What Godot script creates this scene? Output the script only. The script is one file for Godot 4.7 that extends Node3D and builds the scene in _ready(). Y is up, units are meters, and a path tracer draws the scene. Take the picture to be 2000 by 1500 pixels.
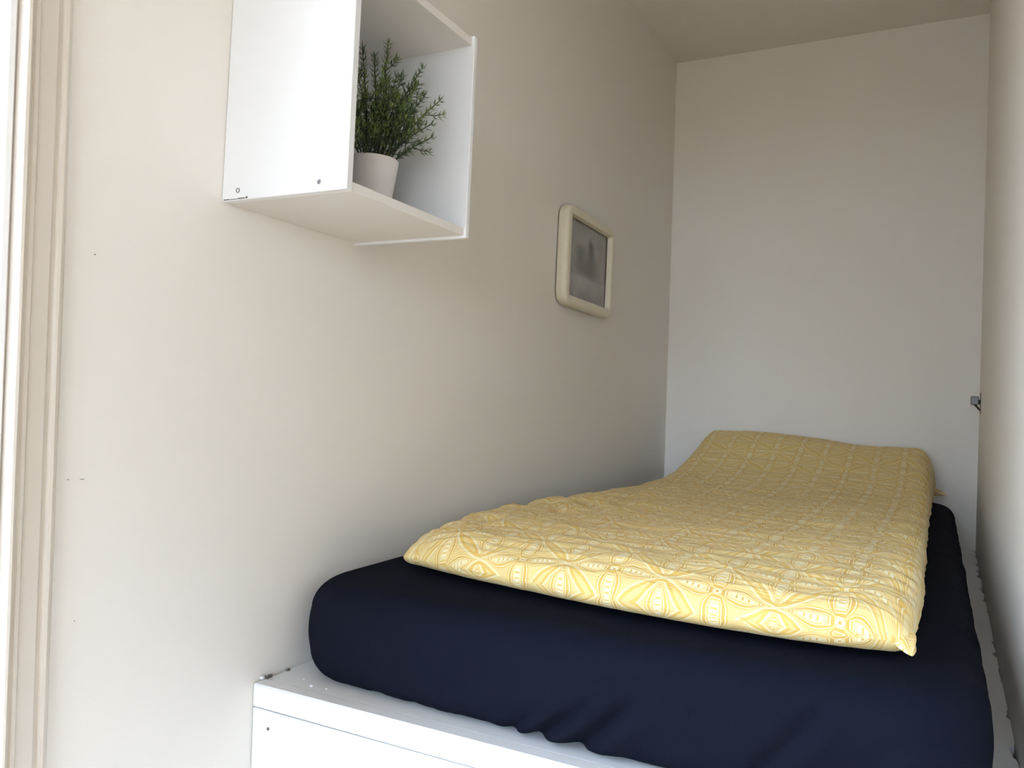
extends Node3D

# A narrow sleeping nook: x runs from the left wall (0) to the right wall (1),
# z from the end wall (0) towards the room, y up from the top of the bed platform (0).

const NOOK_W := 1.0
const CEIL_Y := 1.675
const FLOOR_Y := -0.55
const PLATFORM_Z := 2.026
const WIN_Z0 := 2.412
const WIN_Z1 := 3.60
const WIN_Y0 := -0.20
const WIN_Y1 := 1.46
const ROOM_X := 3.1
const ROOM_Z := 5.2
const NOOK_Z := 2.15
const FRONT_WIN := [0.12, 2.10, -0.30, 1.52]

const CHIPS := [[0.5965, 2.3076, 0.00069, 0.0009, 0], [0.3279, 2.3136, 0.00034, 0.00269, 0], [0.3287, 2.3311, 0.00034, 0.00133, 0], [0.1604, 2.3168, 0.00035, 0.00092, 0], [0.1866, 1.2677, 0.00239, 0.00155, 1], [0.3399, 1.354, 0.00171, 0.00148, 1], [0.8597, 1.2507, 0.00122, 0.00159, 1]]

var M := {}
var rng := RandomNumberGenerator.new()

func _ready() -> void:
	rng.seed = 7
	setup_camera_and_light()
	make_materials()
	build_shell()
	build_window()
	build_platform()
	build_mattress()
	build_duvet()
	build_cube()
	build_plant()
	build_picture()
	build_catch()

# ---------------------------------------------------------------- camera, sky

func setup_camera_and_light() -> void:
	var cam := Camera3D.new()
	cam.name = "camera"
	cam.fov = rad_to_deg(2.0 * atan(750.0 / 1610.6))
	cam.near = 0.02
	cam.position = Vector3(0.9056, 0.4492, 2.946)
	cam.basis = Basis(Vector3.UP, 0.484) * Basis(Vector3.RIGHT, 0.0084) * Basis(Vector3.BACK, 0.0322)
	add_child(cam)
	cam.current = true

	var sm := ProceduralSkyMaterial.new()
	sm.sky_top_color = Color(0.74, 0.86, 1.0)
	sm.sky_horizon_color = Color(0.90, 0.95, 1.0)
	sm.ground_horizon_color = Color(0.50, 0.46, 0.41)
	sm.ground_bottom_color = Color(0.40, 0.36, 0.31)
	sm.sun_angle_max = 0.0
	var sky := Sky.new()
	sky.sky_material = sm
	var env := Environment.new()
	env.background_mode = Environment.BG_SKY
	env.sky = sky
	env.background_energy_multiplier = 13.8
	env.tonemap_mode = Environment.TONE_MAPPER_LINEAR
	env.tonemap_exposure = 1.0
	env.sdfgi_enabled = true
	env.ssao_enabled = true
	env.ssil_enabled = true
	var we := WorldEnvironment.new()
	we.name = "environment"
	we.environment = env
	add_child(we)

	# the sun falls through the side window on to the floor of the room, out of view
	var sun := DirectionalLight3D.new()
	sun.name = "sun"
	sun.light_color = Color(1.0, 0.95, 0.88)
	sun.light_energy = 5.5
	sun.light_angular_distance = 0.6
	sun.shadow_enabled = true
	add_child(sun)
	sun.look_at_from_position(Vector3.ZERO, Vector3(0.76, -0.60, 0.22))

# ---------------------------------------------------------------- materials

func noise_tex(freq: float, size: int, seed_: int, strength: float) -> NoiseTexture2D:
	var n := FastNoiseLite.new()
	n.seed = seed_
	n.frequency = freq
	n.fractal_octaves = 4
	var t := NoiseTexture2D.new()
	t.width = size
	t.height = size
	t.seamless = true
	t.as_normal_map = true
	t.bump_strength = strength
	t.noise = n
	return t

func plain(c: Color, rough: float, metal := 0.0) -> StandardMaterial3D:
	var m := StandardMaterial3D.new()
	m.albedo_color = c
	m.roughness = rough
	m.metallic = metal
	return m

func make_materials() -> void:
	var wall := plain(Color8(242, 237, 229), 0.62)
	wall.uv1_triplanar = true
	wall.uv1_world_triplanar = true
	wall.uv1_scale = Vector3(3, 3, 3)
	wall.normal_enabled = true
	wall.normal_texture = noise_tex(0.05, 512, 3, 1.0)
	wall.normal_scale = 0.10
	M.wall = wall
	M.ceiling = plain(Color8(236, 231, 222), 0.85)
	var gloss := plain(Color8(238, 238, 238), 0.34)
	gloss.uv1_triplanar = true
	gloss.uv1_world_triplanar = true
	gloss.uv1_scale = Vector3(4, 4, 4)
	gloss.normal_enabled = true
	gloss.normal_texture = M.wall.normal_texture
	gloss.normal_scale = 0.08
	M.gloss = gloss
	M.trim = plain(Color8(220, 210, 197), 0.42)
	M.floor = floor_material()
	M.cube = plain(Color8(236, 237, 237), 0.4)
	M.edge = plain(Color8(232, 227, 221), 0.5)
	M.steel = plain(Color8(150, 150, 152), 0.35, 0.9)
	M.dark = plain(Color8(38, 36, 35), 0.7)
	M.hinge = plain(Color8(104, 104, 102), 0.4, 0.6)
	M.chip = plain(Color8(108, 103, 98), 0.9)
	var navy := plain(Color.WHITE, 0.92)
	navy.albedo_texture = sheet_texture()
	navy.metallic_specular = 0.15
	navy.uv1_triplanar = true
	navy.uv1_world_triplanar = true
	navy.uv1_scale = Vector3(2.2, 2.2, 2.2)
	navy.normal_enabled = true
	navy.normal_texture = noise_tex(0.16, 512, 9, 2.0)
	navy.normal_scale = 0.25
	M.navy = navy
	var dv := plain(Color.WHITE, 0.78)
	dv.albedo_texture = duvet_texture()
	dv.rim_enabled = true
	dv.rim = 0.15
	dv.rim_tint = 0.7
	dv.normal_enabled = true
	dv.normal_texture = weave_normal()
	dv.normal_scale = 0.5
	M.duvet = dv
	M.pot = plain(Color8(226, 219, 216), 0.55)
	M.soil = plain(Color8(52, 44, 36), 0.95)
	var leaf := plain(Color.WHITE, 0.5)
	leaf.vertex_color_use_as_albedo = true
	M.leaf = leaf
	M.stem = plain(Color8(50, 56, 40), 0.7)
	M.frame = plain(Color8(233, 225, 203), 0.35)
	var pic := plain(Color.WHITE, 0.22)
	pic.albedo_texture = picture_texture()
	M.picture = pic
	var glass := plain(Color(1, 1, 1, 0.06), 0.02)
	glass.transparency = BaseMaterial3D.TRANSPARENCY_ALPHA
	M.glass = glass

func floor_material() -> StandardMaterial3D:
	var m := plain(Color8(176, 138, 98), 0.45)
	var n := FastNoiseLite.new()
	n.seed = 21
	n.frequency = 0.012
	n.fractal_octaves = 5
	var t := NoiseTexture2D.new()
	t.width = 512
	t.height = 512
	t.seamless = true
	t.noise = n
	var g := Gradient.new()
	g.set_color(0, Color8(190, 174, 154))
	g.set_color(1, Color8(214, 199, 180))
	t.color_ramp = g
	m.albedo_color = Color.WHITE
	m.albedo_texture = t
	m.uv1_scale = Vector3(1, 1, 1)
	return m

func almond(px: float, py: float, len_: float, wid: float) -> float:
	# 0 at the spine centre, 1 at the outline of a pointed petal that lies along x from 0 to len_
	var u := px / len_
	if u <= 0.0 or u >= 1.0:
		return 9.0
	var w := wid * pow(sin(PI * pow(u, 0.86)), 0.8)
	var across := absf(py) / maxf(w, 0.0001)
	var along := absf(u - 0.54) / 0.54
	return maxf(across, along * along * 0.98)

func duvet_texture() -> ImageTexture:
	var n := 640
	var img := Image.create(n, n, false, Image.FORMAT_RGB8)
	var cream := Color8(240, 219, 162)
	var yellow := Color8(230, 191, 102)
	var gold := Color8(221, 176, 86)
	var white := Color8(246, 233, 194)
	var weave := FastNoiseLite.new()
	weave.seed = 4
	weave.frequency = 0.11
	for j in n:
		for i in n:
			var x := float(i) / n
			var y := float(j) / n
			# ground of fine cream and yellow lines
			var stripe := 0.5 + 0.5 * sin(y * TAU * 64.0)
			var c := cream.lerp(yellow, 0.22 + 0.30 * stripe)
			# two flowers to the tile: one in the middle, one on the corners
			for k in 2:
				var ox := x - 0.5 if k == 0 else (x if x < 0.5 else x - 1.0)
				var oy := y - 0.5 if k == 0 else (y if y < 0.5 else y - 1.0)
				# ogee band round the flower
				var q := pow(absf(ox) / 0.5, 1.35) + pow(absf(oy) / 0.5, 1.35)
				if q > 0.86 and q < 0.955:
					c = yellow
				elif q >= 0.955 and q < 1.02:
					c = white.lerp(cream, 0.5)
				for a in 4:
					var dx := ox
					var dy := oy
					if a == 1:
						dx = -ox
					elif a == 2:
						dx = oy
						dy = ox
					elif a == 3:
						dx = -oy
						dy = ox
					var fat := 0.105 if a < 2 else 0.125
					var d := almond(dx - 0.02, dy, 0.385, fat)
					if d < 1.0:
						if d > 0.88:
							c = yellow
						elif d > 0.80:
							c = white
						elif d > 0.56:
							c = gold.lerp(yellow, 0.4 if k == 0 else 0.8)
						elif d > 0.49:
							c = white
						elif d > 0.40:
							c = yellow
						elif d > 0.20:
							c = cream
						else:
							c = white if sin(dx * 120.0) < 0.55 else yellow
				var rr := sqrt(ox * ox + oy * oy)
				if rr < 0.030:
					c = white if rr > 0.014 else gold
			var f := 1.0 + 0.05 * weave.get_noise_2d(i * 3.0, j * 9.0)
			img.set_pixel(i, j, Color(minf(c.r * f, 1.0), minf(c.g * f, 1.0), minf(c.b * f, 1.0)))
	img.generate_mipmaps()
	return ImageTexture.create_from_image(img)

func sheet_texture() -> ImageTexture:
	# navy jersey with a little lint on it
	var n := 1024
	var img := Image.create(n, n, false, Image.FORMAT_RGB8)
	var base := Color8(21, 24, 35)
	img.fill(base)
	var rg := RandomNumberGenerator.new()
	rg.seed = 61
	for k in 90:
		var x := rg.randi_range(4, n - 8)
		var y := rg.randi_range(4, n - 8)
		var c := base.lerp(Color8(120, 122, 130), rg.randf_range(0.12, 0.5))
		for q in rg.randi_range(1, 4):
			img.set_pixel(x + rg.randi_range(0, 2), y + rg.randi_range(0, 2), c)
	img.generate_mipmaps()
	return ImageTexture.create_from_image(img)

func weave_normal() -> ImageTexture:
	var n := 512
	var img := Image.create(n, n, false, Image.FORMAT_RGB8)
	var a := FastNoiseLite.new()
	a.seed = 31
	a.frequency = 0.02
	a.fractal_octaves = 4
	for j in n:
		for i in n:
			# crinkles that run along x; mirrored so that the tile closes
			var fi := absf(float(i) - n / 2.0)
			var fj := absf(float(j) - n / 2.0)
			var v := 0.5 + 0.42 * a.get_noise_2d(fi * 0.55, fj * 3.4)
			v += 0.05 * sin(j * TAU / 8.0)
			img.set_pixel(i, j, Color(v, v, v))
	img.bump_map_to_normal_map(6.0)
	img.generate_mipmaps()
	return ImageTexture.create_from_image(img)

func picture_texture() -> ImageTexture:
	# a faded black and white print: a dark hazy tower over a pale water line
	var w := 192
	var h := 160
	var img := Image.create(w, h, false, Image.FORMAT_RGB8)
	var n := FastNoiseLite.new()
	n.seed = 12
	n.frequency = 0.018
	n.fractal_octaves = 4
	for j in h:
		for i in w:
			var u := float(i) / w
			var v := float(j) / h
			var g := 0.60 + 0.06 * n.get_noise_2d(i, j)
			var edge := smoothstep(0.16, 0.26, v) * (1.0 - smoothstep(0.60, 0.72, v))
			var tw := 0.055 + 0.10 * smoothstep(0.2, 0.65, v)
			g -= 0.22 * exp(-pow((u - 0.60) / tw, 2.0)) * edge
			g -= 0.15 * exp(-pow((u - 0.36) / 0.12, 2.0)) * smoothstep(0.22, 0.36, v) * (1.0 - smoothstep(0.55, 0.75, v))
			if u > 0.53 and u < 0.60 and v > 0.14 and v < 0.26:
				g -= 0.07
			g += 0.05 * smoothstep(0.66, 0.70, v) * (1.0 - smoothstep(0.70, 1.0, v))
			g -= 0.05 * exp(-pow((u - 0.5) / 0.2, 2.0)) * smoothstep(0.80, 0.95, v)
			img.set_pixel(i, j, Color(g * 1.01, g, g * 0.985))
	img.generate_mipmaps()
	return ImageTexture.create_from_image(img)

# ---------------------------------------------------------------- helpers

func st_new(smooth := false) -> SurfaceTool:
	var st := SurfaceTool.new()
	st.begin(Mesh.PRIMITIVE_TRIANGLES)
	st.set_smooth_group(0 if smooth else -1)
	return st

func commit(called: String, st: SurfaceTool, m: Material, parent: Node = null) -> MeshInstance3D:
	st.generate_normals()
	var o := MeshInstance3D.new()
	o.name = called
	o.mesh = st.commit()
	o.material_override = m
	o.cast_shadow = GeometryInstance3D.SHADOW_CASTING_SETTING_ON
	(self if parent == null else parent).add_child(o, true)
	return o

func tag(o: Node, label: String, category: String, group := "") -> void:
	o.set_meta("label", label)
	o.set_meta("category", category)
	if group != "":
		o.set_meta("group", group)

func structure(o: Node, label: String, category: String) -> void:
	o.set_meta("kind", "structure")
	tag(o, label, category)

func thing(called: String, at: Vector3, label: String, category: String, group := "") -> Node3D:
	var o := Node3D.new()
	o.name = called
	o.position = at
	add_child(o, true)
	tag(o, label, category, group)
	return o

func poly(st: SurfaceTool, pts: Array, out: Vector3) -> void:
	# convex polygon as a fan whose front looks along out (front faces run clockwise)
	var nrm: Vector3 = (pts[1] - pts[0]).cross(pts[2] - pts[0])
	var flip := nrm.dot(out) > 0.0
	for k in range(1, pts.size() - 1):
		var a: Vector3 = pts[0]
		var b: Vector3 = pts[k]
		var c: Vector3 = pts[k + 1]
		if flip:
			st.add_vertex(a); st.add_vertex(c); st.add_vertex(b)
		else:
			st.add_vertex(a); st.add_vertex(b); st.add_vertex(c)

func box(st: SurfaceTool, lo: Vector3, hi: Vector3, ch := 0.0) -> void:
	# a box with chamfered edges
	var c := (lo + hi) * 0.5
	var h := (hi - lo) * 0.5
	if ch <= 0.0:
		for ax in 3:
			for s in [-1.0, 1.0]:
				var n := Vector3.ZERO
				n[ax] = s
				var a := (ax + 1) % 3
				var b := (ax + 2) % 3
				var pts := []
				for q in [[-1, -1], [1, -1], [1, 1], [-1, 1]]:
					var v := Vector3.ZERO
					v[ax] = s * h[ax]
					v[a] = q[0] * h[a]
					v[b] = q[1] * h[b]
					pts.append(c + v)
				poly(st, pts, n)
		return
	for ax in 3:
		var a := (ax + 1) % 3
		var b := (ax + 2) % 3
		for s in [-1.0, 1.0]:
			var n := Vector3.ZERO
			n[ax] = s
			var pts := []
			for q in [[-1, -1], [1, -1], [1, 1], [-1, 1]]:
				var v := Vector3.ZERO
				v[ax] = s * h[ax]
				v[a] = q[0] * (h[a] - ch)
				v[b] = q[1] * (h[b] - ch)
				pts.append(c + v)
			poly(st, pts, n)
		# the four edges that run along ax
		for sa in [-1.0, 1.0]:
			for sb in [-1.0, 1.0]:
				var n2 := Vector3.ZERO
				n2[a] = sa
				n2[b] = sb
				var pts2 := []
				for e in [[-1, 0], [1, 0], [1, 1], [-1, 1]]:
					var v2 := Vector3.ZERO
					v2[ax] = e[0] * (h[ax] - ch)
					v2[a] = sa * (h[a] - (ch if e[1] == 1 else 0.0))
					v2[b] = sb * (h[b] - (0.0 if e[1] == 1 else ch))
					pts2.append(c + v2)
				poly(st, pts2, n2)
	for sx in [-1.0, 1.0]:
		for sy in [-1.0, 1.0]:
			for sz in [-1.0, 1.0]:
				var sg := Vector3(sx, sy, sz)
				var pts3 := []
				for ax in 3:
					var v3 := (h - Vector3(ch, ch, ch)) * sg
					v3[ax] = h[ax] * sg[ax]
					pts3.append(c + v3)
				poly(st, pts3, sg)

func grid(st: SurfaceTool, P: Array, flip := false, UV: Array = []) -> void:
	# rows of points into quads; P[j][i]
	for j in P.size() - 1:
		var r0: PackedVector3Array = P[j]
		var r1: PackedVector3Array = P[j + 1]
		for i in r0.size() - 1:
			var idx := [[j, i], [j, i + 1], [j + 1, i + 1], [j, i], [j + 1, i + 1], [j + 1, i]]
			if flip:
				idx = [[j, i], [j + 1, i + 1], [j, i + 1], [j, i], [j + 1, i], [j + 1, i + 1]]
			for q in idx:
				if UV.size() > 0:
					st.set_uv(UV[q[0]][q[1]])
				st.add_vertex(r0[q[1]] if q[0] == j else r1[q[1]])

func lathe(st: SurfaceTool, prof: Array, seg: int, at := Vector3.ZERO) -> void:
	var rows := []
	for p in prof:
		var row := PackedVector3Array()
		for i in seg + 1:
			var a := TAU * (i % seg) / seg
			row.append(at + Vector3(cos(a) * p.x, p.y, sin(a) * p.x))
		rows.append(row)
	grid(st, rows, false)

func tube(st: SurfaceTool, path: Array, r0: float, r1: float, seg := 6) -> void:
	var rows := []
	for k in path.size():
		var d: Vector3 = (path[mini(k + 1, path.size() - 1)] - path[maxi(k - 1, 0)]).normalized()
		var u := d.cross(Vector3(0.31, 0.2, 0.93)).normalized()
		var v := d.cross(u)
		var r := lerpf(r0, r1, float(k) / (path.size() - 1))
		var row := PackedVector3Array()
		for i in seg + 1:
			var a := TAU * (i % seg) / seg
			row.append(path[k] + (u * cos(a) + v * sin(a)) * r)
		rows.append(row)
	grid(st, rows, true)

func rounded_loop(x0: float, x1: float, z0: float, z1: float, r: float, per_corner: int, per_side: int) -> PackedVector2Array:
	# counter-clockwise seen from above with z down; closed by repeating the first point
	var out := PackedVector2Array()
	r = maxf(minf(r, minf((x1 - x0) * 0.5, (z1 - z0) * 0.5)), 0.0005)
	var cs := [Vector2(x1 - r, z1 - r), Vector2(x0 + r, z1 - r), Vector2(x0 + r, z0 + r), Vector2(x1 - r, z0 + r)]
	for k in 4:
		var c: Vector2 = cs[k]
		for i in per_corner + 1:
			var a := PI * 0.5 * (k + float(i) / per_corner)
			out.append(c + Vector2(cos(a), sin(a)) * r)
		var nxt: Vector2 = cs[(k + 1) % 4]
		var a1 := PI * 0.5 * (k + 1)
		var from := c + Vector2(cos(a1), sin(a1)) * r
		var to := nxt + Vector2(cos(a1), sin(a1)) * r
		for i in range(1, per_side):
			out.append(from.lerp(to, float(i) / per_side))
	out.append(out[0])
	return out

# ---------------------------------------------------------------- the shell

func build_shell() -> void:
	var T := 0.12
	var st := st_new()
	# left wall with the window opening
	box(st, Vector3(-0.22, FLOOR_Y, -T), Vector3(0, CEIL_Y, WIN_Z0))
	box(st, Vector3(-0.22, FLOOR_Y, WIN_Z1), Vector3(0, CEIL_Y, ROOM_Z))
	box(st, Vector3(-0.22, FLOOR_Y, WIN_Z0), Vector3(0, WIN_Y0, WIN_Z1))
	box(st, Vector3(-0.22, WIN_Y1, WIN_Z0), Vector3(0, CEIL_Y, WIN_Z1))
	var wl := commit("wall_left", st, M.wall)
	structure(wl, "long white painted wall that carries the cube shelf and picture", "wall")
	for q in CHIPS:
		st = st_new()
		box(st, Vector3(0, q[0] - q[2], q[1] - q[3]), Vector3(0.0006, q[0] + q[2], q[1] + q[3]), 0.0002)
		commit("paint_chip", st, M.chip if q[4] == 0 else M.gloss, wl)
	st = st_new()
	box(st, Vector3(0, FLOOR_Y, -T), Vector3(NOOK_W + T, CEIL_Y, 0))
	structure(commit("wall_back", st, M.wall), "narrow white end wall behind the head of the bed", "wall")
	st = st_new()
	box(st, Vector3(NOOK_W, FLOOR_Y, 0), Vector3(NOOK_W + T, CEIL_Y, NOOK_Z))
	structure(commit("wall_right", st, M.wall), "white painted wall along the gap beside the navy mattress", "wall")
	st = st_new()
	var a := FRONT_WIN
	box(st, Vector3(-0.22, FLOOR_Y, ROOM_Z), Vector3(a[0], CEIL_Y, ROOM_Z + T))
	box(st, Vector3(a[1], FLOOR_Y, ROOM_Z), Vector3(ROOM_X + T, CEIL_Y, ROOM_Z + T))
	box(st, Vector3(a[0], FLOOR_Y, ROOM_Z), Vector3(a[1], a[2], ROOM_Z + T))
	box(st, Vector3(a[0], a[3], ROOM_Z), Vector3(a[1], CEIL_Y, ROOM_Z + T))
	structure(commit("wall_front", st, M.wall), "plain white wall facing the foot of the bed", "wall")
	st = st_new()
	box(st, Vector3(NOOK_W + T, FLOOR_Y, NOOK_Z - T), Vector3(ROOM_X + T, CEIL_Y, NOOK_Z))
	structure(commit("wall_beside_nook", st, M.wall), "white wall beside the mouth of the sleeping nook", "wall")
	st = st_new()
	box(st, Vector3(ROOM_X, FLOOR_Y, NOOK_Z), Vector3(ROOM_X + T, CEIL_Y, ROOM_Z))
	structure(commit("wall_far_right", st, M.wall), "white room wall opposite the cream window casing", "wall")
	st = st_new()
	box(st, Vector3(-0.22, CEIL_Y, -T), Vector3(ROOM_X + T, CEIL_Y + T, ROOM_Z + T))
	structure(commit("ceiling", st, M.ceiling), "plain flat off-white ceiling over the bed", "ceiling")
	st = st_new()
	box(st, Vector3(-0.22, FLOOR_Y - T, -T), Vector3(ROOM_X + T, FLOOR_Y, ROOM_Z + T))
	structure(commit("floor", st, M.floor), "warm brown wooden floor below the bed platform", "floor")

func build_window() -> void:
	var w := Node3D.new()
	w.name = "window_1"
	w.position = Vector3(-0.16, WIN_Y0, (WIN_Z0 + WIN_Z1) * 0.5)
	add_child(w)
	structure(w, "white framed window beside the moulded white casing", "window")
	var hw := (WIN_Z1 - WIN_Z0) * 0.5
	var H := WIN_Y1 - WIN_Y0
	var f := 0.05
	var st := st_new()
	box(st, Vector3(-0.03, 0, -hw), Vector3(0.03, H, -hw + f), 0.004)
	box(st, Vector3(-0.03, 0, hw - f), Vector3(0.03, H, hw), 0.004)
	box(st, Vector3(-0.03, 0, -hw + f), Vector3(0.03, f, hw - f), 0.004)
	box(st, Vector3(-0.03, H - f, -hw + f), Vector3(0.03, H, hw - f), 0.004)
	box(st, Vector3(-0.03, f, -0.025), Vector3(0.03, H - f, 0.025), 0.004)
	commit("window_frame", st, M.gloss, w)
	for s in [-1.0, 1.0]:
		st = st_new()
		var a := 0.025 if s > 0 else -hw + f
		var b := hw - f if s > 0 else -0.025
		box(st, Vector3(-0.003, f, a), Vector3(0.003, H - f, b))
		commit("pane", st, M.glass, w)
	var w2 := Node3D.new()
	w2.name = "window_2"
	w2.position = Vector3((FRONT_WIN[0] + FRONT_WIN[1]) * 0.5, FRONT_WIN[2], ROOM_Z + 0.07)
	add_child(w2)
	structure(w2, "white framed room window facing the foot of the bed", "window")
	hw = (FRONT_WIN[1] - FRONT_WIN[0]) * 0.5
	H = FRONT_WIN[3] - FRONT_WIN[2]
	st = st_new()
	box(st, Vector3(-hw, 0, -0.03), Vector3(-hw + f, H, 0.03), 0.004)
	box(st, Vector3(hw - f, 0, -0.03), Vector3(hw, H, 0.03), 0.004)
	box(st, Vector3(-hw + f, 0, -0.03), Vector3(hw - f, f, 0.03), 0.004)
	box(st, Vector3(-hw + f, H - f, -0.03), Vector3(hw - f, H, 0.03), 0.004)
	box(st, Vector3(-0.025, f, -0.03), Vector3(0.025, H - f, 0.03), 0.004)
	commit("window_frame", st, M.gloss, w2)
	for s in [-1.0, 1.0]:
		st = st_new()
		var a := 0.025 if s > 0 else -hw + f
		var b := hw - f if s > 0 else -0.025
		box(st, Vector3(a, f, -0.003), Vector3(b, H - f, 0.003))
		commit("pane", st, M.glass, w2)
	# lining of the opening, then the moulded casing on the wall
	var lt := 0.008
	st = st_new()
	box(st, Vector3(-0.13, WIN_Y0, WIN_Z0), Vector3(0.004, WIN_Y1, WIN_Z0 + lt), 0.001)
	box(st, Vector3(-0.13, WIN_Y0, WIN_Z1 - lt), Vector3(0.004, WIN_Y1, WIN_Z1), 0.001)
	box(st, Vector3(-0.13, WIN_Y1 - lt, WIN_Z0 + lt), Vector3(0.004, WIN_Y1, WIN_Z1 - lt), 0.001)
	structure(commit("trim_2", st, M.gloss), "smooth bright white lining inside the window opening", "trim")
	# profile of the casing: distance from the opening, height over the wall
	var prof := [Vector2(0.0025, 0.0), Vector2(0.0025, 0.017), Vector2(0.0035, 0.0195), Vector2(0.0065, 0.0205), Vector2(0.0085, 0.018), Vector2(0.0095, 0.0145),
		Vector2(0.013, 0.0135), Vector2(0.015, 0.0155), Vector2(0.019, 0.0155), Vector2(0.0215, 0.0125), Vector2(0.041, 0.0125), Vector2(0.0425, 0.0095),
		Vector2(0.046, 0.0085), Vector2(0.0485, 0.0085), Vector2(0.0505, 0.0115), Vector2(0.054, 0.0125), Vector2(0.0575, 0.0115), Vector2(0.0595, 0.0075), Vector2(0.0625, 0.006), Vector2(0.064, 0.0)]
	var c := Node3D.new()
	c.name = "trim_1"
	add_child(c)
	structure(c, "cream painted moulded casing beside the bright window opening", "trim")
	var wob := FastNoiseLite.new()
	wob.seed = 5
	wob.frequency = 1.6
	for side in 2:
		st = st_new()
		var rows := []
		var ny := 60
		for p in prof:
			var row := PackedVector3Array()
			for k in ny + 1:
				var y := lerpf(WIN_Y0 - 0.064, WIN_Y1 + 0.064, float(k) / ny)
				var dz := 0.0009 * wob.get_noise_2d(y * 2.0, p.x * 60.0)
				var z: float = WIN_Z0 - p.x + dz if side == 0 else WIN_Z1 + p.x + dz
				row.append(Vector3(p.y, y, z))
			rows.append(row)
		grid(st, rows, side == 1)
		commit("casing_board", st, M.trim, c)
	st = st_new()
	box(st, Vector3(0, WIN_Y1 + 0.002, WIN_Z0), Vector3(0.02, WIN_Y1 + 0.064, WIN_Z1), 0.003)
	commit("casing_board", st, M.trim, c)
	st = st_new()
	box(st, Vector3(0, WIN_Y0 - 0.03, WIN_Z0), Vector3(0.04, WIN_Y0, WIN_Z1), 0.004)
	commit("sill", st, M.trim, c)

# ---------------------------------------------------------------- bed

func build_platform() -> void:
	var t := thing("bed_platform", Vector3(NOOK_W * 0.5, FLOOR_Y, PLATFORM_Z * 0.5),
		"white painted built-in bed platform under the navy mattress", "bed base")
	var o := -t.position
	# top sheet; its right edge is ragged where it meets the wall
	var st := st_new()
	var n := FastNoiseLite.new()
	n.seed = 17
	n.frequency = 9.0
	var nz := 220
	var zf := PLATFORM_Z - 0.027
	for k in nz:
		var za := zf * k / nz
		var zb := zf * (k + 1) / nz
		var ea := NOOK_W - ragged(n, za)
		var eb := NOOK_W - ragged(n, zb)
		var la := 0.0005 + 0.5 * ragged(n, za + 7.0)
		var lb := 0.0005 + 0.5 * ragged(n, zb + 7.0)
		var q := [Vector3(la, 0, za), Vector3(ea, 0, za), Vector3(eb, 0, zb), Vector3(lb, 0, zb)]
		poly(st, q.map(func(v): return v + o), Vector3.UP)
		poly(st, q.map(func(v): return v + o - Vector3(0, 0.018, 0)), Vector3.DOWN)
		poly(st, [q[1] + o, q[2] + o, q[2] + o - Vector3(0, 0.018, 0), q[1] + o - Vector3(0, 0.018, 0)], Vector3.RIGHT)
		poly(st, [q[0] + o, q[3] + o, q[3] + o - Vector3(0, 0.018, 0), q[0] + o - Vector3(0, 0.018, 0)], Vector3.LEFT)
	poly(st, [Vector3(0, 0, zf) + o, Vector3(NOOK_W, 0, zf) + o, Vector3(NOOK_W, -0.018, zf) + o, Vector3(0, -0.018, zf) + o], Vector3.BACK)
	commit("top_panel", st, M.gloss, t)
	st = st_new()
	box(st, Vector3(0.001, -0.034, PLATFORM_Z - 0.0255) + o, Vector3(NOOK_W - 0.001, 0.0008, PLATFORM_Z) + o, 0.0025)
	commit("front_rail", st, M.gloss, t)
	st = st_new()
	box(st, Vector3(0.001, FLOOR_Y + 0.002, PLATFORM_Z - 0.022) + o, Vector3(NOOK_W - 0.001, -0.0355, PLATFORM_Z - 0.0015) + o, 0.0015)
	commit("front_panel", st, M.gloss, t)
	st = st_new()
	box(st, Vector3(0.002, FLOOR_Y + 0.002, 0.002) + o, Vector3(NOOK_W - 0.02, -0.03, PLATFORM_Z - 0.024) + o)
	commit("base_box", st, M.gloss, t)
	st = st_new(true)
	lathe(st, [Vector2(0.0, 0.0006), Vector2(0.0022, 0.0006), Vector2(0.0026, 0.0)], 12)
	var s := commit("screw", st, M.chip, t)
	s.rotation.x = PI / 2
	s.position = Vector3(0.033, -0.061, PLATFORM_Z - 0.0015) + o
	# flakes of old filler in the corner by the wall
	for q in [Vector3(0.004, 0.002, 2.000), Vector3(0.003, 0.004, 2.008), Vector3(0.005, 0.0015, 1.955), Vector3(0.004, 0.0025, 1.992)]:
		st = st_new()
		box(st, q + o - Vector3(0.0035, 0.0025, 0.003), q + o + Vector3(0.003, 0.002, 0.004), 0.0018)
		var f := commit("filler_flake", st, M.chip if q.z < 2.003 else M.gloss, t)
		f.set_meta("label", "dark flake of old filler in the corner")
	# crumbs of plaster lying on the board
	for q in [[Vector3(0.083, 0, 1.990), 0.0028, "largest white plaster crumb lying on the platform edge"],
		[Vector3(0.108, 0, 1.986), 0.0017, "small white plaster crumb lying closest to the navy mattress"],
		[Vector3(0.052, 0, 1.973), 0.0015, "small white plaster crumb lying closest to the wall corner"]]:
		st = st_new()
		box(st, Vector3(-q[1], 0, -q[1] * 0.7), Vector3(q[1], q[1], q[1] * 0.7), q[1] * 0.35)
		var cr := commit("plaster_crumb", st, M.gloss)
		cr.position = q[0] + Vector3(0, 0.0002, 0)
		tag(cr, q[2], "crumb", "plaster crumbs on the platform")

func ragged(n: FastNoiseLite, z: float) -> float:
	return 0.0008 + 0.012 * maxf(0.0, n.get_noise_2d(z * 1.0, 3.0) + 0.12 * n.get_noise_2d(z * 7.0, 9.0) - 0.02) * 1.5

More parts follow.
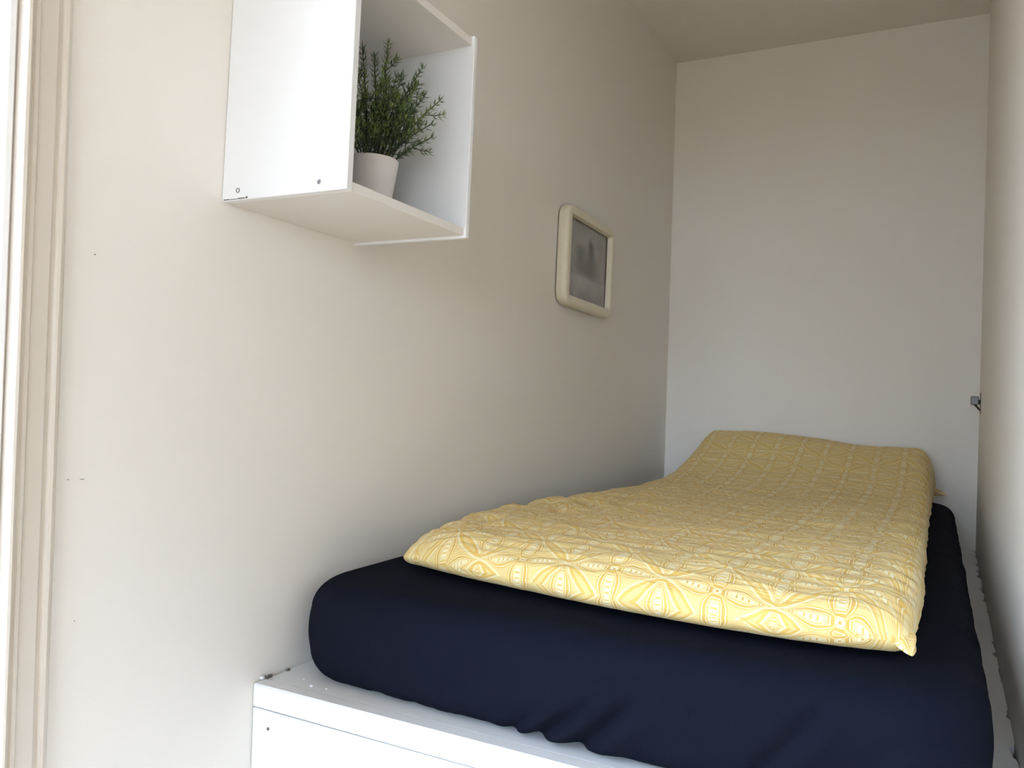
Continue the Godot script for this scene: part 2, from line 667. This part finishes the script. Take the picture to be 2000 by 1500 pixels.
func build_mattress() -> void:
	var x0 := 0.012
	var x1 := 0.938
	var z0 := 0.012
	var z1 := 1.972
	# profile from the underside up to the crown: inset, height, corner radius
	var prof := []
	prof.append(Vector3(0.40, 0.0015, 0.05))
	prof.append(Vector3(0.05, 0.0015, 0.055))
	for k in 9:
		var a := PI * 0.5 * k / 8.0
		prof.append(Vector3(0.026 * (1.0 - sin(a)), 0.0015 + 0.036 * (1.0 - cos(a)), 0.095))
	for k in 6:
		prof.append(Vector3(-0.003 * sin(PI * (k + 1) / 7.0), 0.0375 + 0.064 * (k + 1) / 7.0, 0.095))
	for k in 13:
		var a := PI * 0.5 * k / 12.0
		prof.append(Vector3(0.046 * (1.0 - cos(a)), 0.1015 + 0.045 * sin(a), 0.095))
	for q in [[0.07, 0.1478], [0.09, 0.1485], [0.13, 0.150], [0.19, 0.1515], [0.27, 0.1525], [0.36, 0.153], [0.45, 0.153], [0.480, 0.153]]:
		prof.append(Vector3(q[0], q[1], 0.09))
	var fold := FastNoiseLite.new()
	fold.seed = 41
	fold.frequency = 7.0
	fold.fractal_octaves = 3
	var rows := []
	for p in prof:
		var loop := rounded_loop(x0 + p.x, x1 - p.x, z0 + p.x, z1 - p.x, p.z - p.x * 0.5 if p.x > 0 else p.z, 14, 150)
		var row := PackedVector3Array()
		for q in loop:
			var v := Vector3(q.x, p.y, q.y)
			var front := smoothstep(1.86, 1.95, v.z)
			# the mattress lies slightly askew: its right side widens towards the foot
			v.x += 0.019 * clampf(v.z / 1.6, 0.0, 1.2) * smoothstep(0.5, 0.9, v.x)
			if p.x < 0.12:
				var side := 1.0 - smoothstep(0.03, 0.12, p.x)
				# the foot end bellies out a little towards the middle
				v.z += front * side * 0.022 * sin(PI * clampf((v.x - 0.05) / 0.95, 0.0, 1.0))
				v.z += front * side * 1.8 * mattress_folds(v.x, v.y)
				v.z += front * side * 0.0035 * fold.get_noise_2d(v.x * 0.8 - v.y * 0.9, v.y * 0.6)
				v.x += (1.0 - front) * side * 0.003 * fold.get_noise_2d(v.z, v.y) * (1.0 if v.x > 0.5 else 0.0)
				if p.y < 0.06:
					v.y += front * 0.004 * maxf(0.0, fold.get_noise_2d(v.x * 1.7, 4.0)) * (1.0 - p.y / 0.06) * side
			else:
				v.y += 0.002 * fold.get_noise_2d(v.x * 0.4, v.z * 0.4)
			row.append(v)
		rows.append(row)
	var t := thing("mattress", Vector3(0.5, 0.0, 1.0), "mattress in a fitted navy blue sheet on the white platform", "mattress")
	var st := st_new(true)
	for r in rows.size():
		for i in rows[r].size():
			rows[r][i] -= t.position
	grid(st, rows, false)
	commit("fitted_sheet", st, M.navy, t)

func ridge(x: float, y: float, a: Vector2, b: Vector2, w: float) -> float:
	var d := b - a
	var s := clampf((Vector2(x, y) - a).dot(d) / d.length_squared(), -0.15, 1.15)
	var off := (Vector2(x, y) - a).cross(d.normalized())
	var fade := smoothstep(-0.15, 0.1, s) * (1.0 - smoothstep(0.55, 1.15, s))
	return exp(-off * off / (w * w)) * fade

func mattress_folds(x: float, y: float) -> float:
	var v := 0.0
	v -= 0.006 * ridge(x, y, Vector2(0.400, -0.005), Vector2(0.47, 0.055), 0.006)
	v += 0.004 * ridge(x, y, Vector2(0.418, -0.005), Vector2(0.49, 0.060), 0.010)
	v -= 0.008 * ridge(x, y, Vector2(0.435, -0.005), Vector2(0.54, 0.075), 0.006)
	v += 0.005 * ridge(x, y, Vector2(0.466, -0.005), Vector2(0.56, 0.075), 0.011)
	v -= 0.008 * ridge(x, y, Vector2(0.496, -0.005), Vector2(0.60, 0.095), 0.007)
	v += 0.004 * ridge(x, y, Vector2(0.525, -0.005), Vector2(0.62, 0.085), 0.012)
	v -= 0.006 * ridge(x, y, Vector2(0.715, 0.010), Vector2(0.81, 0.130), 0.008)
	v += 0.004 * ridge(x, y, Vector2(0.740, 0.010), Vector2(0.83, 0.120), 0.014)
	v -= 0.003 * ridge(x, y, Vector2(0.30, 0.02), Vector2(0.38, 0.09), 0.010)
	v -= 0.003 * ridge(x, y, Vector2(0.80, 0.01), Vector2(0.88, 0.10), 0.012)
	return v

func curve_at(keys: Array, t: float) -> float:
	# smooth interpolation of [position, value] pairs (Catmull-Rom)
	var n := keys.size()
	if t <= keys[0][0]:
		return keys[0][1]
	if t >= keys[n - 1][0]:
		return keys[n - 1][1]
	for k in n - 1:
		if t <= keys[k + 1][0]:
			var u: float = (t - keys[k][0]) / (keys[k + 1][0] - keys[k][0])
			return cubic_interpolate(keys[k][1], keys[k + 1][1], keys[maxi(k - 1, 0)][1], keys[mini(k + 2, n - 1)][1], u)
	return 0.0

func build_duvet() -> void:
	var base := 0.1562
	var left := [[0.0, 0.165], [0.3, 0.155], [0.6, 0.145], [0.85, 0.12], [1.1, 0.095], [1.35, 0.07], [1.55, 0.055], [1.7, 0.075], [1.8, 0.105], [1.95, 0.13]]
	var right := [[0.0, 0.885], [0.5, 0.880], [1.0, 0.880], [1.5, 0.884], [1.72, 0.886], [1.85, 0.881], [1.95, 0.866]]
	var front := [[0.05, 1.800], [0.12, 1.825], [0.25, 1.862], [0.45, 1.898], [0.60, 1.914], [0.72, 1.918], [0.83, 1.906], [0.90, 1.884]]
	var hill := [[0.05, 0.118], [0.12, 0.122], [0.20, 0.104], [0.33, 0.056], [0.46, 0.021], [0.60, 0.004], [0.75, 0.0], [2.0, 0.0]]
	var thick := [[0.0, 0.050], [0.4, 0.047], [0.9, 0.045], [1.3, 0.050], [1.6, 0.058], [1.8, 0.062], [1.95, 0.060]]
	var big := FastNoiseLite.new()
	big.seed = 52
	big.frequency = 1.0
	big.fractal_octaves = 3
	var wr := FastNoiseLite.new()
	wr.seed = 77
	wr.frequency = 1.0
	wr.fractal_type = FastNoiseLite.FRACTAL_RIDGED
	wr.fractal_octaves = 3
	var ns := 150
	var nt := 300
	var top := []
	var bot := []
	var flat := []
	var uv := []
	for j in nt + 1:
		var tv := ease_ends(float(j) / nt, 0.06)
		var rt := PackedVector3Array()
		var rb := PackedVector3Array()
		var rs := PackedFloat32Array()
		for i in ns + 1:
			var sv := ease_ends(float(i) / ns, 0.10)
			# plan position
			var zz := lerpf(0.06, 1.9, tv)
			var xl := curve_at(left, zz)
			var xr := curve_at(right, zz)
			var x := lerpf(xl, xr, sv)
			var zf := curve_at(front, x)
			var z := lerpf(0.055 + 0.01 * sin(x * 9.0), zf, tv)
			# distance from the rim decides the roundness
			var ds := minf(sv, 1.0 - sv) * (xr - xl)
			var dt := minf(tv * (zf - 0.06), (1.0 - tv) * (zf - 0.06))
			var es := pow(1.0 - pow(1.0 - clampf(ds / 0.060, 0.0, 1.0), 2.4), 1.0 / 2.4)
			var et := pow(1.0 - pow(1.0 - clampf(dt / (0.075 if tv > 0.5 else 0.05), 0.0, 1.0), 2.2), 1.0 / 2.2)
			var e := es * et
			var T := curve_at(thick, z)
			# thinner towards the foot corner by the left wall
			T *= lerpf(0.62, 1.0, smoothstep(0.05, 0.30, x + (1.9 - z) * 0.25))
			var hl := curve_at(hill, z + 0.02 * sin(x * 7.0)) * (1.0 + 0.10 * cos((x - 0.33) * 7.0) - 0.10 * (x - 0.3))
			var h := T + hl
			# quilted puffiness and crinkles
			var calm := smoothstep(0.25, 0.7, z)
			var bump := 0.006 * big.get_noise_2d(x * 3.0 + 5.0, z * 5.0)
			bump += 0.0042 * wr.get_noise_2d(x * 2.4 + z * 1.2, z * 17.0 - x * 2.0) * lerpf(0.35, 1.0, calm)
			bump += 0.0016 * wr.get_noise_2d(x * 9.0 + 40.0, z * 42.0) * lerpf(0.5, 1.0, calm)
			# diagonal creases beside the left edge
			var lw := exp(-pow((x - xl - 0.10) / 0.13, 2.0)) * smoothstep(0.8, 1.1, z) * (1.0 - smoothstep(1.6, 1.75, z))
			bump += 0.0075 * lw * sin((z * 1.0 - x * 0.9) * 40.0 + 5.0 * big.get_noise_2d(x * 5.0, z * 4.0 + 30.0)) * clampf(0.45 + 1.3 * big.get_noise_2d(x * 2.0 + 9.0, z * 3.5), 0.0, 1.0)
			# puckers along the right side
			var rw := 1.0 - smoothstep(0.0, 0.09, xr - x)
			bump += 0.0035 * rw * sin(z * 120.0 + 3.0 * big.get_noise_2d(z * 6.0, 2.0))
			var seam := 0.34 * T + 0.28 * hl * (1.0 - es)
			var y := base + seam + (h - seam) * e + bump * smoothstep(0.0, 0.6, e)
			# the rim itself wavers
			var wav := (1.0 - e)
			var px := x + wav * 0.004 * big.get_noise_2d(z * 14.0, 11.0)
			var pz := z + wav * 0.006 * big.get_noise_2d(x * 16.0, 23.0)
			rt.append(Vector3(px, y, pz))
			rs.append(y - bump * smoothstep(0.0, 0.6, e))
			var lift := 0.010 * maxf(0.0, big.get_noise_2d(x * 9.0, 60.0)) * smoothstep(0.92, 1.0, tv)
			var e2 := pow(1.0 - pow(1.0 - clampf(minf(ds, dt) / 0.035, 0.0, 1.0), 2.0), 0.5)
			rb.append(Vector3(px, base + lift * (1.0 - e2) + seam * (1.0 - e2) + 0.0004, pz))
		top.append(rt)
		bot.append(rb)
		flat.append(rs)
	# the print follows the cloth: lengths measured along the surface
	var tile := 0.146
	for j in nt + 1:
		uv.append(PackedVector2Array())
	for i in ns + 1:
		var run := 0.0
		for j in nt + 1:
			if j > 0:
				var dy: float = flat[j][i] - flat[j - 1][i]
				var dz: float = top[j][i].z - top[j - 1][i].z
				run += sqrt(dy * dy + dz * dz)
			uv[j].append(Vector2(top[j][i].x / tile, run / tile))
	var t := thing("duvet", Vector3(0.5, base, 1.0), "folded yellow duvet with a cream petal print on the navy mattress", "duvet")
	for j in nt + 1:
		for i in ns + 1:
			top[j][i] -= t.position
			bot[j][i] -= t.position
	var st := st_new(true)
	grid(st, top, false, uv)
	grid(st, bot, true, uv)
	st.generate_normals()
	st.generate_tangents()
	var o := MeshInstance3D.new()
	o.name = "duvet_cover"
	o.mesh = st.commit()
	o.material_override = M.duvet
	t.add_child(o)
	# corners of the cover: one sticks out behind on the right, one is gathered at the foot
	cover_corner(t, Vector3(0.872, base + 0.030, 0.115), Vector3(0.918, base + 0.018, 0.103), 0.020)
	cover_corner(t, Vector3(0.866, base + 0.024, 1.872), Vector3(0.880, base + 0.010, 1.912), 0.017)

func cover_corner(t: Node3D, from: Vector3, to: Vector3, fat: float) -> void:
	var d := (to - from).normalized()
	var u := d.cross(Vector3.UP).normalized()
	var v := u.cross(d)
	var tip := []
	var tuv := []
	for j in 15:
		var row := PackedVector3Array()
		var ur := PackedVector2Array()
		var k := j / 14.0
		for i in 25:
			var a := TAU * (i % 24) / 24.0
			var r := fat * (pow(1.0 - k, 0.75) * 0.85 + 0.15 * sin(k * PI)) + 0.0012 * (1.0 - k * k)
			r *= 1.0 + 0.16 * sin(a * 5.0 + k * 4.0)
			var p := from.lerp(to, k) + (u * cos(a) * 0.9 + v * sin(a) * 0.6) * r
			p.y = maxf(p.y, t.position.y + 0.0008)
			row.append(p - t.position)
			ur.append(Vector2(i / 24.0 * 0.5, k * 0.3))
		tip.append(row)
		tuv.append(ur)
	var st := st_new(true)
	grid(st, tip, true, tuv)
	st.generate_normals()
	st.generate_tangents()
	var o := MeshInstance3D.new()
	o.name = "cover_corner"
	o.mesh = st.commit()
	o.material_override = M.duvet
	t.add_child(o, true)

func ease_ends(u: float, band: float) -> float:
	# packs grid lines towards both ends, where the cloth rounds over
	return lerpf(u, 0.5 - 0.5 * cos(PI * u), 0.8) if band > 0.0 else u

# ---------------------------------------------------------------- shelf

const CUBE_AT := Vector3(0, 0.6936, 1.8151)
const CUBE_TILT := -0.0255
const CUBE_D := 0.2226
const CUBE_S := 0.3021
const CUBE_H := 0.3226

func build_cube() -> void:
	var t := thing("cube_shelf", CUBE_AT, "white open cube shelf on the wall holding the potted plant", "shelf")
	t.rotation.x = CUBE_TILT
	var w := 0.0125
	var D := CUBE_D - 0.001
	var s := CUBE_S
	var h := CUBE_H
	var x0 := 0.0005
	var st := st_new()
	box(st, Vector3(x0, 0.0, s - w), Vector3(D, h, s), 0.0012)
	var lp := commit("side_panel", st, M.cube, t)
	st = st_new()
	box(st, Vector3(x0, -0.0035, 0), Vector3(D + 0.0025, h, w - 0.003), 0.0008)
	commit("side_panel", st, M.cube, t)
	st = st_new()
	box(st, Vector3(x0, 0.0, w - 0.003), Vector3(D - 0.0015, w, s - w), 0.0008)
	commit("bottom_panel", st, M.edge, t)
	st = st_new()
	box(st, Vector3(x0, h - w - 0.003, w - 0.003), Vector3(D - 0.0015, h - 0.003, s - w), 0.0008)
	commit("top_panel", st, M.edge, t)
	st = st_new()
	box(st, Vector3(x0, w, w - 0.003), Vector3(0.004, h - w - 0.003, s - w))
	commit("back_panel", st, M.cube, t)
	# screws in the panel that faces the window: a capped hole and a steel head
	st = st_new(true)
	lathe(st, [Vector2(0.0026, 0.0), Vector2(0.0026, 0.0006), Vector2(0.0034, 0.0006), Vector2(0.0034, 0.0)], 18)
	var ring := commit("screw_cap", st, M.chip, lp)
	ring.rotation.x = PI / 2
	ring.position = Vector3(0.031, 0.0135, s)
	st = st_new(true)
	lathe(st, [Vector2(0.0003, 0.0003), Vector2(0.0012, 0.0003), Vector2(0.0013, 0.0010), Vector2(0.0030, 0.0008), Vector2(0.0034, 0.0)], 18)
	var sc := commit("screw", st, M.steel, lp)
	sc.rotation.x = PI / 2
	sc.position = Vector3(0.176, 0.0125, s)
	# chipped edge next to the wall
	for q in [[0.004, 0.016, 0.0016], [0.017, 0.030, 0.0010], [0.031, 0.045, 0.0016], [0.046, 0.050, 0.0026]]:
		st = st_new()
		box(st, Vector3(q[0], 0.0012, s - 0.0006), Vector3(q[1], 0.0012 + q[2], s + 0.0004), 0.0003)
		commit("chipped_edge", st, M.chip, lp)

func leaf_needle(st: SurfaceTool, at: Vector3, dir: Vector3, len_: float, wid: float, col: Color) -> void:
	var u := dir.cross(Vector3(0.3, 0.9, 0.2)).normalized()
	var v := dir.cross(u).normalized()
	var mid := at + dir * len_ * 0.42 + v * len_ * 0.04
	var tip := at + dir * len_ + v * len_ * -0.03
	var ring := [mid + u * wid, mid + v * wid * 0.45, mid - u * wid, mid - v * wid * 0.45]
	st.set_color(col)
	for k in 4:
		var a: Vector3 = ring[k]
		var b: Vector3 = ring[(k + 1) % 4]
		poly(st, [at, a, b], (a + b) * 0.5 - (at + dir * len_ * 0.42))
		poly(st, [tip, a, b], (a + b) * 0.5 - (at + dir * len_ * 0.42))

func whorl_run(ls: SurfaceTool, rg: RandomNumberGenerator, root: Vector3, up: Vector3, tip: Vector3, whorls: int, fresh: float, first: float) -> void:
	for wv in whorls:
		var u := first + (1.0 - first) * (wv + 0.7) / whorls
		var c := root.lerp(up, u).lerp(up.lerp(tip, u), u)
		var d := ((up - root).lerp(tip - up, u)).normalized()
		var a := d.cross(Vector3(0.2, 0.3, 0.9)).normalized()
		var b := d.cross(a)
		# young clusters of lighter green sit on the last third of a sprig
		var light := 0.0
		if u > 0.55 and rg.randf() < 0.8:
			light = fresh * rg.randf_range(0.4, 1.0)
		elif rg.randf() < 0.15:
			light = 0.5
		var col := Color(0.055, 0.098, 0.045).lerp(Color(0.200, 0.280, 0.065), light)
		var num := 5
		for q in num:
			var an := TAU * (q + rg.randf_range(-0.3, 0.3)) / num + wv * 0.9
			var spread := rg.randf_range(0.5, 1.05)
			var dir := (d * rg.randf_range(0.6, 1.1) + (a * cos(an) + b * sin(an)) * spread).normalized()
			var ln := rg.randf_range(0.010, 0.0155)
			leaf_needle(ls, c, dir, ln, 0.0014, col * rg.randf_range(0.8, 1.2))

func build_plant() -> void:
	var cube_basis := Basis(Vector3.RIGHT, CUBE_TILT)
	var lp := Vector3(0.113, 0.0, 1.928 - CUBE_AT.z)
	lp.y = 0.0127
	var at := CUBE_AT + cube_basis * lp
	var t := thing("potted_plant", at, "artificial rosemary-like plant in a white pot inside the cube shelf", "plant")
	t.rotation.x = CUBE_TILT
	var st := st_new(true)
	var r0 := 0.0285
	var r1 := 0.0405
	var ph := 0.089
	var prof := [Vector2(0.0002, 0.0), Vector2(r0 - 0.002, 0.0), Vector2(r0, 0.0015)]
	for k in 9:
		prof.append(Vector2(lerpf(r0, r1, (k + 1) / 9.0), 0.0015 + (ph - 0.0025) * (k + 1) / 9.0))
	prof.append_array([Vector2(r1 - 0.0008, ph), Vector2(r1 - 0.0022, ph), Vector2(r1 - 0.003, ph - 0.001), Vector2(r1 - 0.005, ph - 0.018), Vector2(0.0002, ph - 0.018)])
	lathe(st, prof, 48)
	commit("pot", st, M.pot, t)
	st = st_new(true)
	lathe(st, [Vector2(r1 - 0.0056, ph - 0.0178), Vector2(r1 - 0.006, ph - 0.012), Vector2(0.012, ph - 0.009), Vector2(0.0002, ph - 0.008)], 24)
	commit("soil", st, M.soil, t)
	# tips of the sprigs, in the room
	var tips := [Vector3(0.115, 0.990, 1.898), Vector3(0.100, 0.968, 1.913), Vector3(0.100, 0.968, 1.943), Vector3(0.160, 0.957, 1.866), Vector3(0.170, 0.921, 1.890),
		Vector3(0.195, 0.900, 1.866), Vector3(0.190, 0.860, 1.878), Vector3(0.200, 0.834, 1.893), Vector3(0.120, 0.950, 1.866), Vector3(0.140, 0.931, 1.907),
		Vector3(0.130, 0.863, 1.997), Vector3(0.140, 0.824, 2.007), Vector3(0.060, 0.945, 1.901), Vector3(0.180, 0.868, 1.930), Vector3(0.150, 0.905, 1.945),
		Vector3(0.165, 0.890, 1.905), Vector3(0.085, 0.925, 1.965), Vector3(0.110, 0.900, 1.990), Vector3(0.060, 0.880, 1.990), Vector3(0.050, 0.890, 1.930),
		Vector3(0.135, 0.945, 1.930), Vector3(0.155, 0.930, 1.875), Vector3(0.090, 0.900, 1.865), Vector3(0.060, 0.860, 1.875), Vector3(0.145, 0.885, 1.960),
		Vector3(0.120, 0.850, 1.970), Vector3(0.175, 0.845, 1.905), Vector3(0.165, 0.862, 1.893), Vector3(0.125, 0.915, 1.905), Vector3(0.175, 0.905, 1.880)]
	var inv := t.transform.affine_inverse()
	var rg := RandomNumberGenerator.new()
	rg.seed = 99
	for k in tips.size():
		var tip: Vector3 = inv * tips[k]
		var root := Vector3(tip.x * 0.16 + rg.randf_range(-0.006, 0.006), ph - 0.012, tip.z * 0.16 + rg.randf_range(-0.006, 0.006))
		var up := root + Vector3(tip.x * 0.25, (tip.y - root.y) * 0.55, tip.z * 0.25)
		var path := []
		for i in 11:
			var u := i / 10.0
			path.append(root.lerp(up, u).lerp(up.lerp(tip, u), u))
		st = st_new(true)
		tube(st, path, 0.0016, 0.0006, 5)
		var ls := st_new()
		var L := root.distance_to(tip)
		var fresh := 1.0 if rg.randf() < 0.65 else 0.35
		whorl_run(ls, rg, root, up, tip, int(L / 0.0115), fresh, 0.24)
		# side twigs that leave the sprig and turn upwards
		var twigs := 2 + rg.randi() % 3
		for w in twigs:
			var u := lerpf(0.30, 0.86, (w + rg.randf_range(0.1, 0.9)) / twigs)
			var c := root.lerp(up, u).lerp(up.lerp(tip, u), u)
			var d := (up - root).lerp(tip - up, u).normalized()
			var out := d.cross(Vector3(rg.randf_range(-1, 1), rg.randf_range(-0.4, 0.4), rg.randf_range(-1, 1))).normalized()
			var tl := rg.randf_range(0.022, 0.040) * (1.0 - 0.4 * u)
			var e := c + (d * 0.75 + out * 0.75) * tl
			e.z = clampf(e.z, -0.095, 0.16)
			e.x = clampf(e.x, -0.095, 0.13)
			var mid := c.lerp(e, 0.5) + out * tl * 0.12
			tube(st, [c, mid, e], 0.0009, 0.0005, 4)
			whorl_run(ls, rg, c, mid, e, maxi(3, int(tl / 0.0085)), fresh, 0.2)
		var stem := commit("sprig", st, M.stem, t)
		var lm := commit("needles", ls, M.leaf, stem)
		lm.set_meta("kind", "stuff")

# ---------------------------------------------------------------- picture

func build_picture() -> void:
	var cz := 0.829
	var cy := 0.808
	var t := thing("framed_picture", Vector3(0.0, cy, cz), "small grey print in a rounded cream plastic frame on the wall", "picture")
	t.rotation.x = -0.034
	var hw := 0.172
	var hh := 0.133
	var R := 0.040
	var prof := [Vector2(0.001, 0.0), Vector2(0.0, 0.001), Vector2(0.0, 0.018)]
	for k in 8:
		var a := PI * 0.5 * (k + 1) / 8.0
		prof.append(Vector2(0.011 * (1.0 - cos(a)), 0.018 + 0.011 * sin(a)))
	prof.append(Vector2(0.022, 0.029))
	for k in 5:
		var a := PI * 0.5 * (k + 1) / 5.0
		prof.append(Vector2(0.022 + 0.004 * sin(a), 0.025 + 0.004 * cos(a)))
	prof.append(Vector2(0.0285, 0.014))
	var rows := []
	for p in prof:
		var r := maxf(R - p.x * 1.35, 0.004)
		var loop := rounded_loop(-hw + p.x, hw - p.x, -hh + p.x, hh - p.x, r, 12, 6)
		var row := PackedVector3Array()
		for q in loop:
			row.append(Vector3(p.y + 0.0035, q.y, q.x))
		rows.append(row)
	var st := st_new(true)
	grid(st, rows, false)
	commit("frame", st, M.frame, t)
	var a := hw - 0.0275
	var b := hh - 0.0275
	st = st_new()
	var q := [[Vector3(0.0145, b, a), Vector2(0, 0)], [Vector3(0.0145, b, -a), Vector2(1, 0)], [Vector3(0.0145, -b, -a), Vector2(1, 1)], [Vector3(0.0145, -b, a), Vector2(0, 1)]]
	for i in [0, 1, 2, 0, 2, 3]:
		st.set_uv(q[i][1])
		st.add_vertex(q[i][0])
	commit("print", st, M.picture, t).set_meta("label", "hazy black and white print of a dark tower")
	st = st_new()
	box(st, Vector3(0.0004, -hh + 0.022, -hw + 0.022), Vector3(0.0135, hh - 0.022, hw - 0.022), 0.004)
	commit("backing", st, M.dark, t)

# ---------------------------------------------------------------- small metal catch

func build_catch() -> void:
	var t := thing("cabinet_hinge", Vector3(NOOK_W, 0.456, 0.125), "small grey metal hinge screwed to the wall near the bed head", "hinge")
	var st := st_new()
	box(st, Vector3(-0.0022, -0.030, -0.008), Vector3(-0.0002, 0.032, 0.008), 0.0006)
	commit("plate", st, M.hinge, t)
	st = st_new()
	box(st, Vector3(-0.027, -0.004, -0.012), Vector3(-0.006, 0.022, 0.010), 0.002)
	commit("cup", st, M.hinge, t)
	st = st_new()
	tube(st, [Vector3(-0.018, 0.0, 0.0), Vector3(-0.012, -0.008, 0.001), Vector3(-0.0025, -0.020, 0.002)], 0.0032, 0.0026, 8)
	commit("arm", st, M.dark, t)
	st = st_new()
	box(st, Vector3(-0.008, -0.002, -0.005), Vector3(-0.002, 0.012, 0.005), 0.001)
	commit("spring", st, M.dark, t)
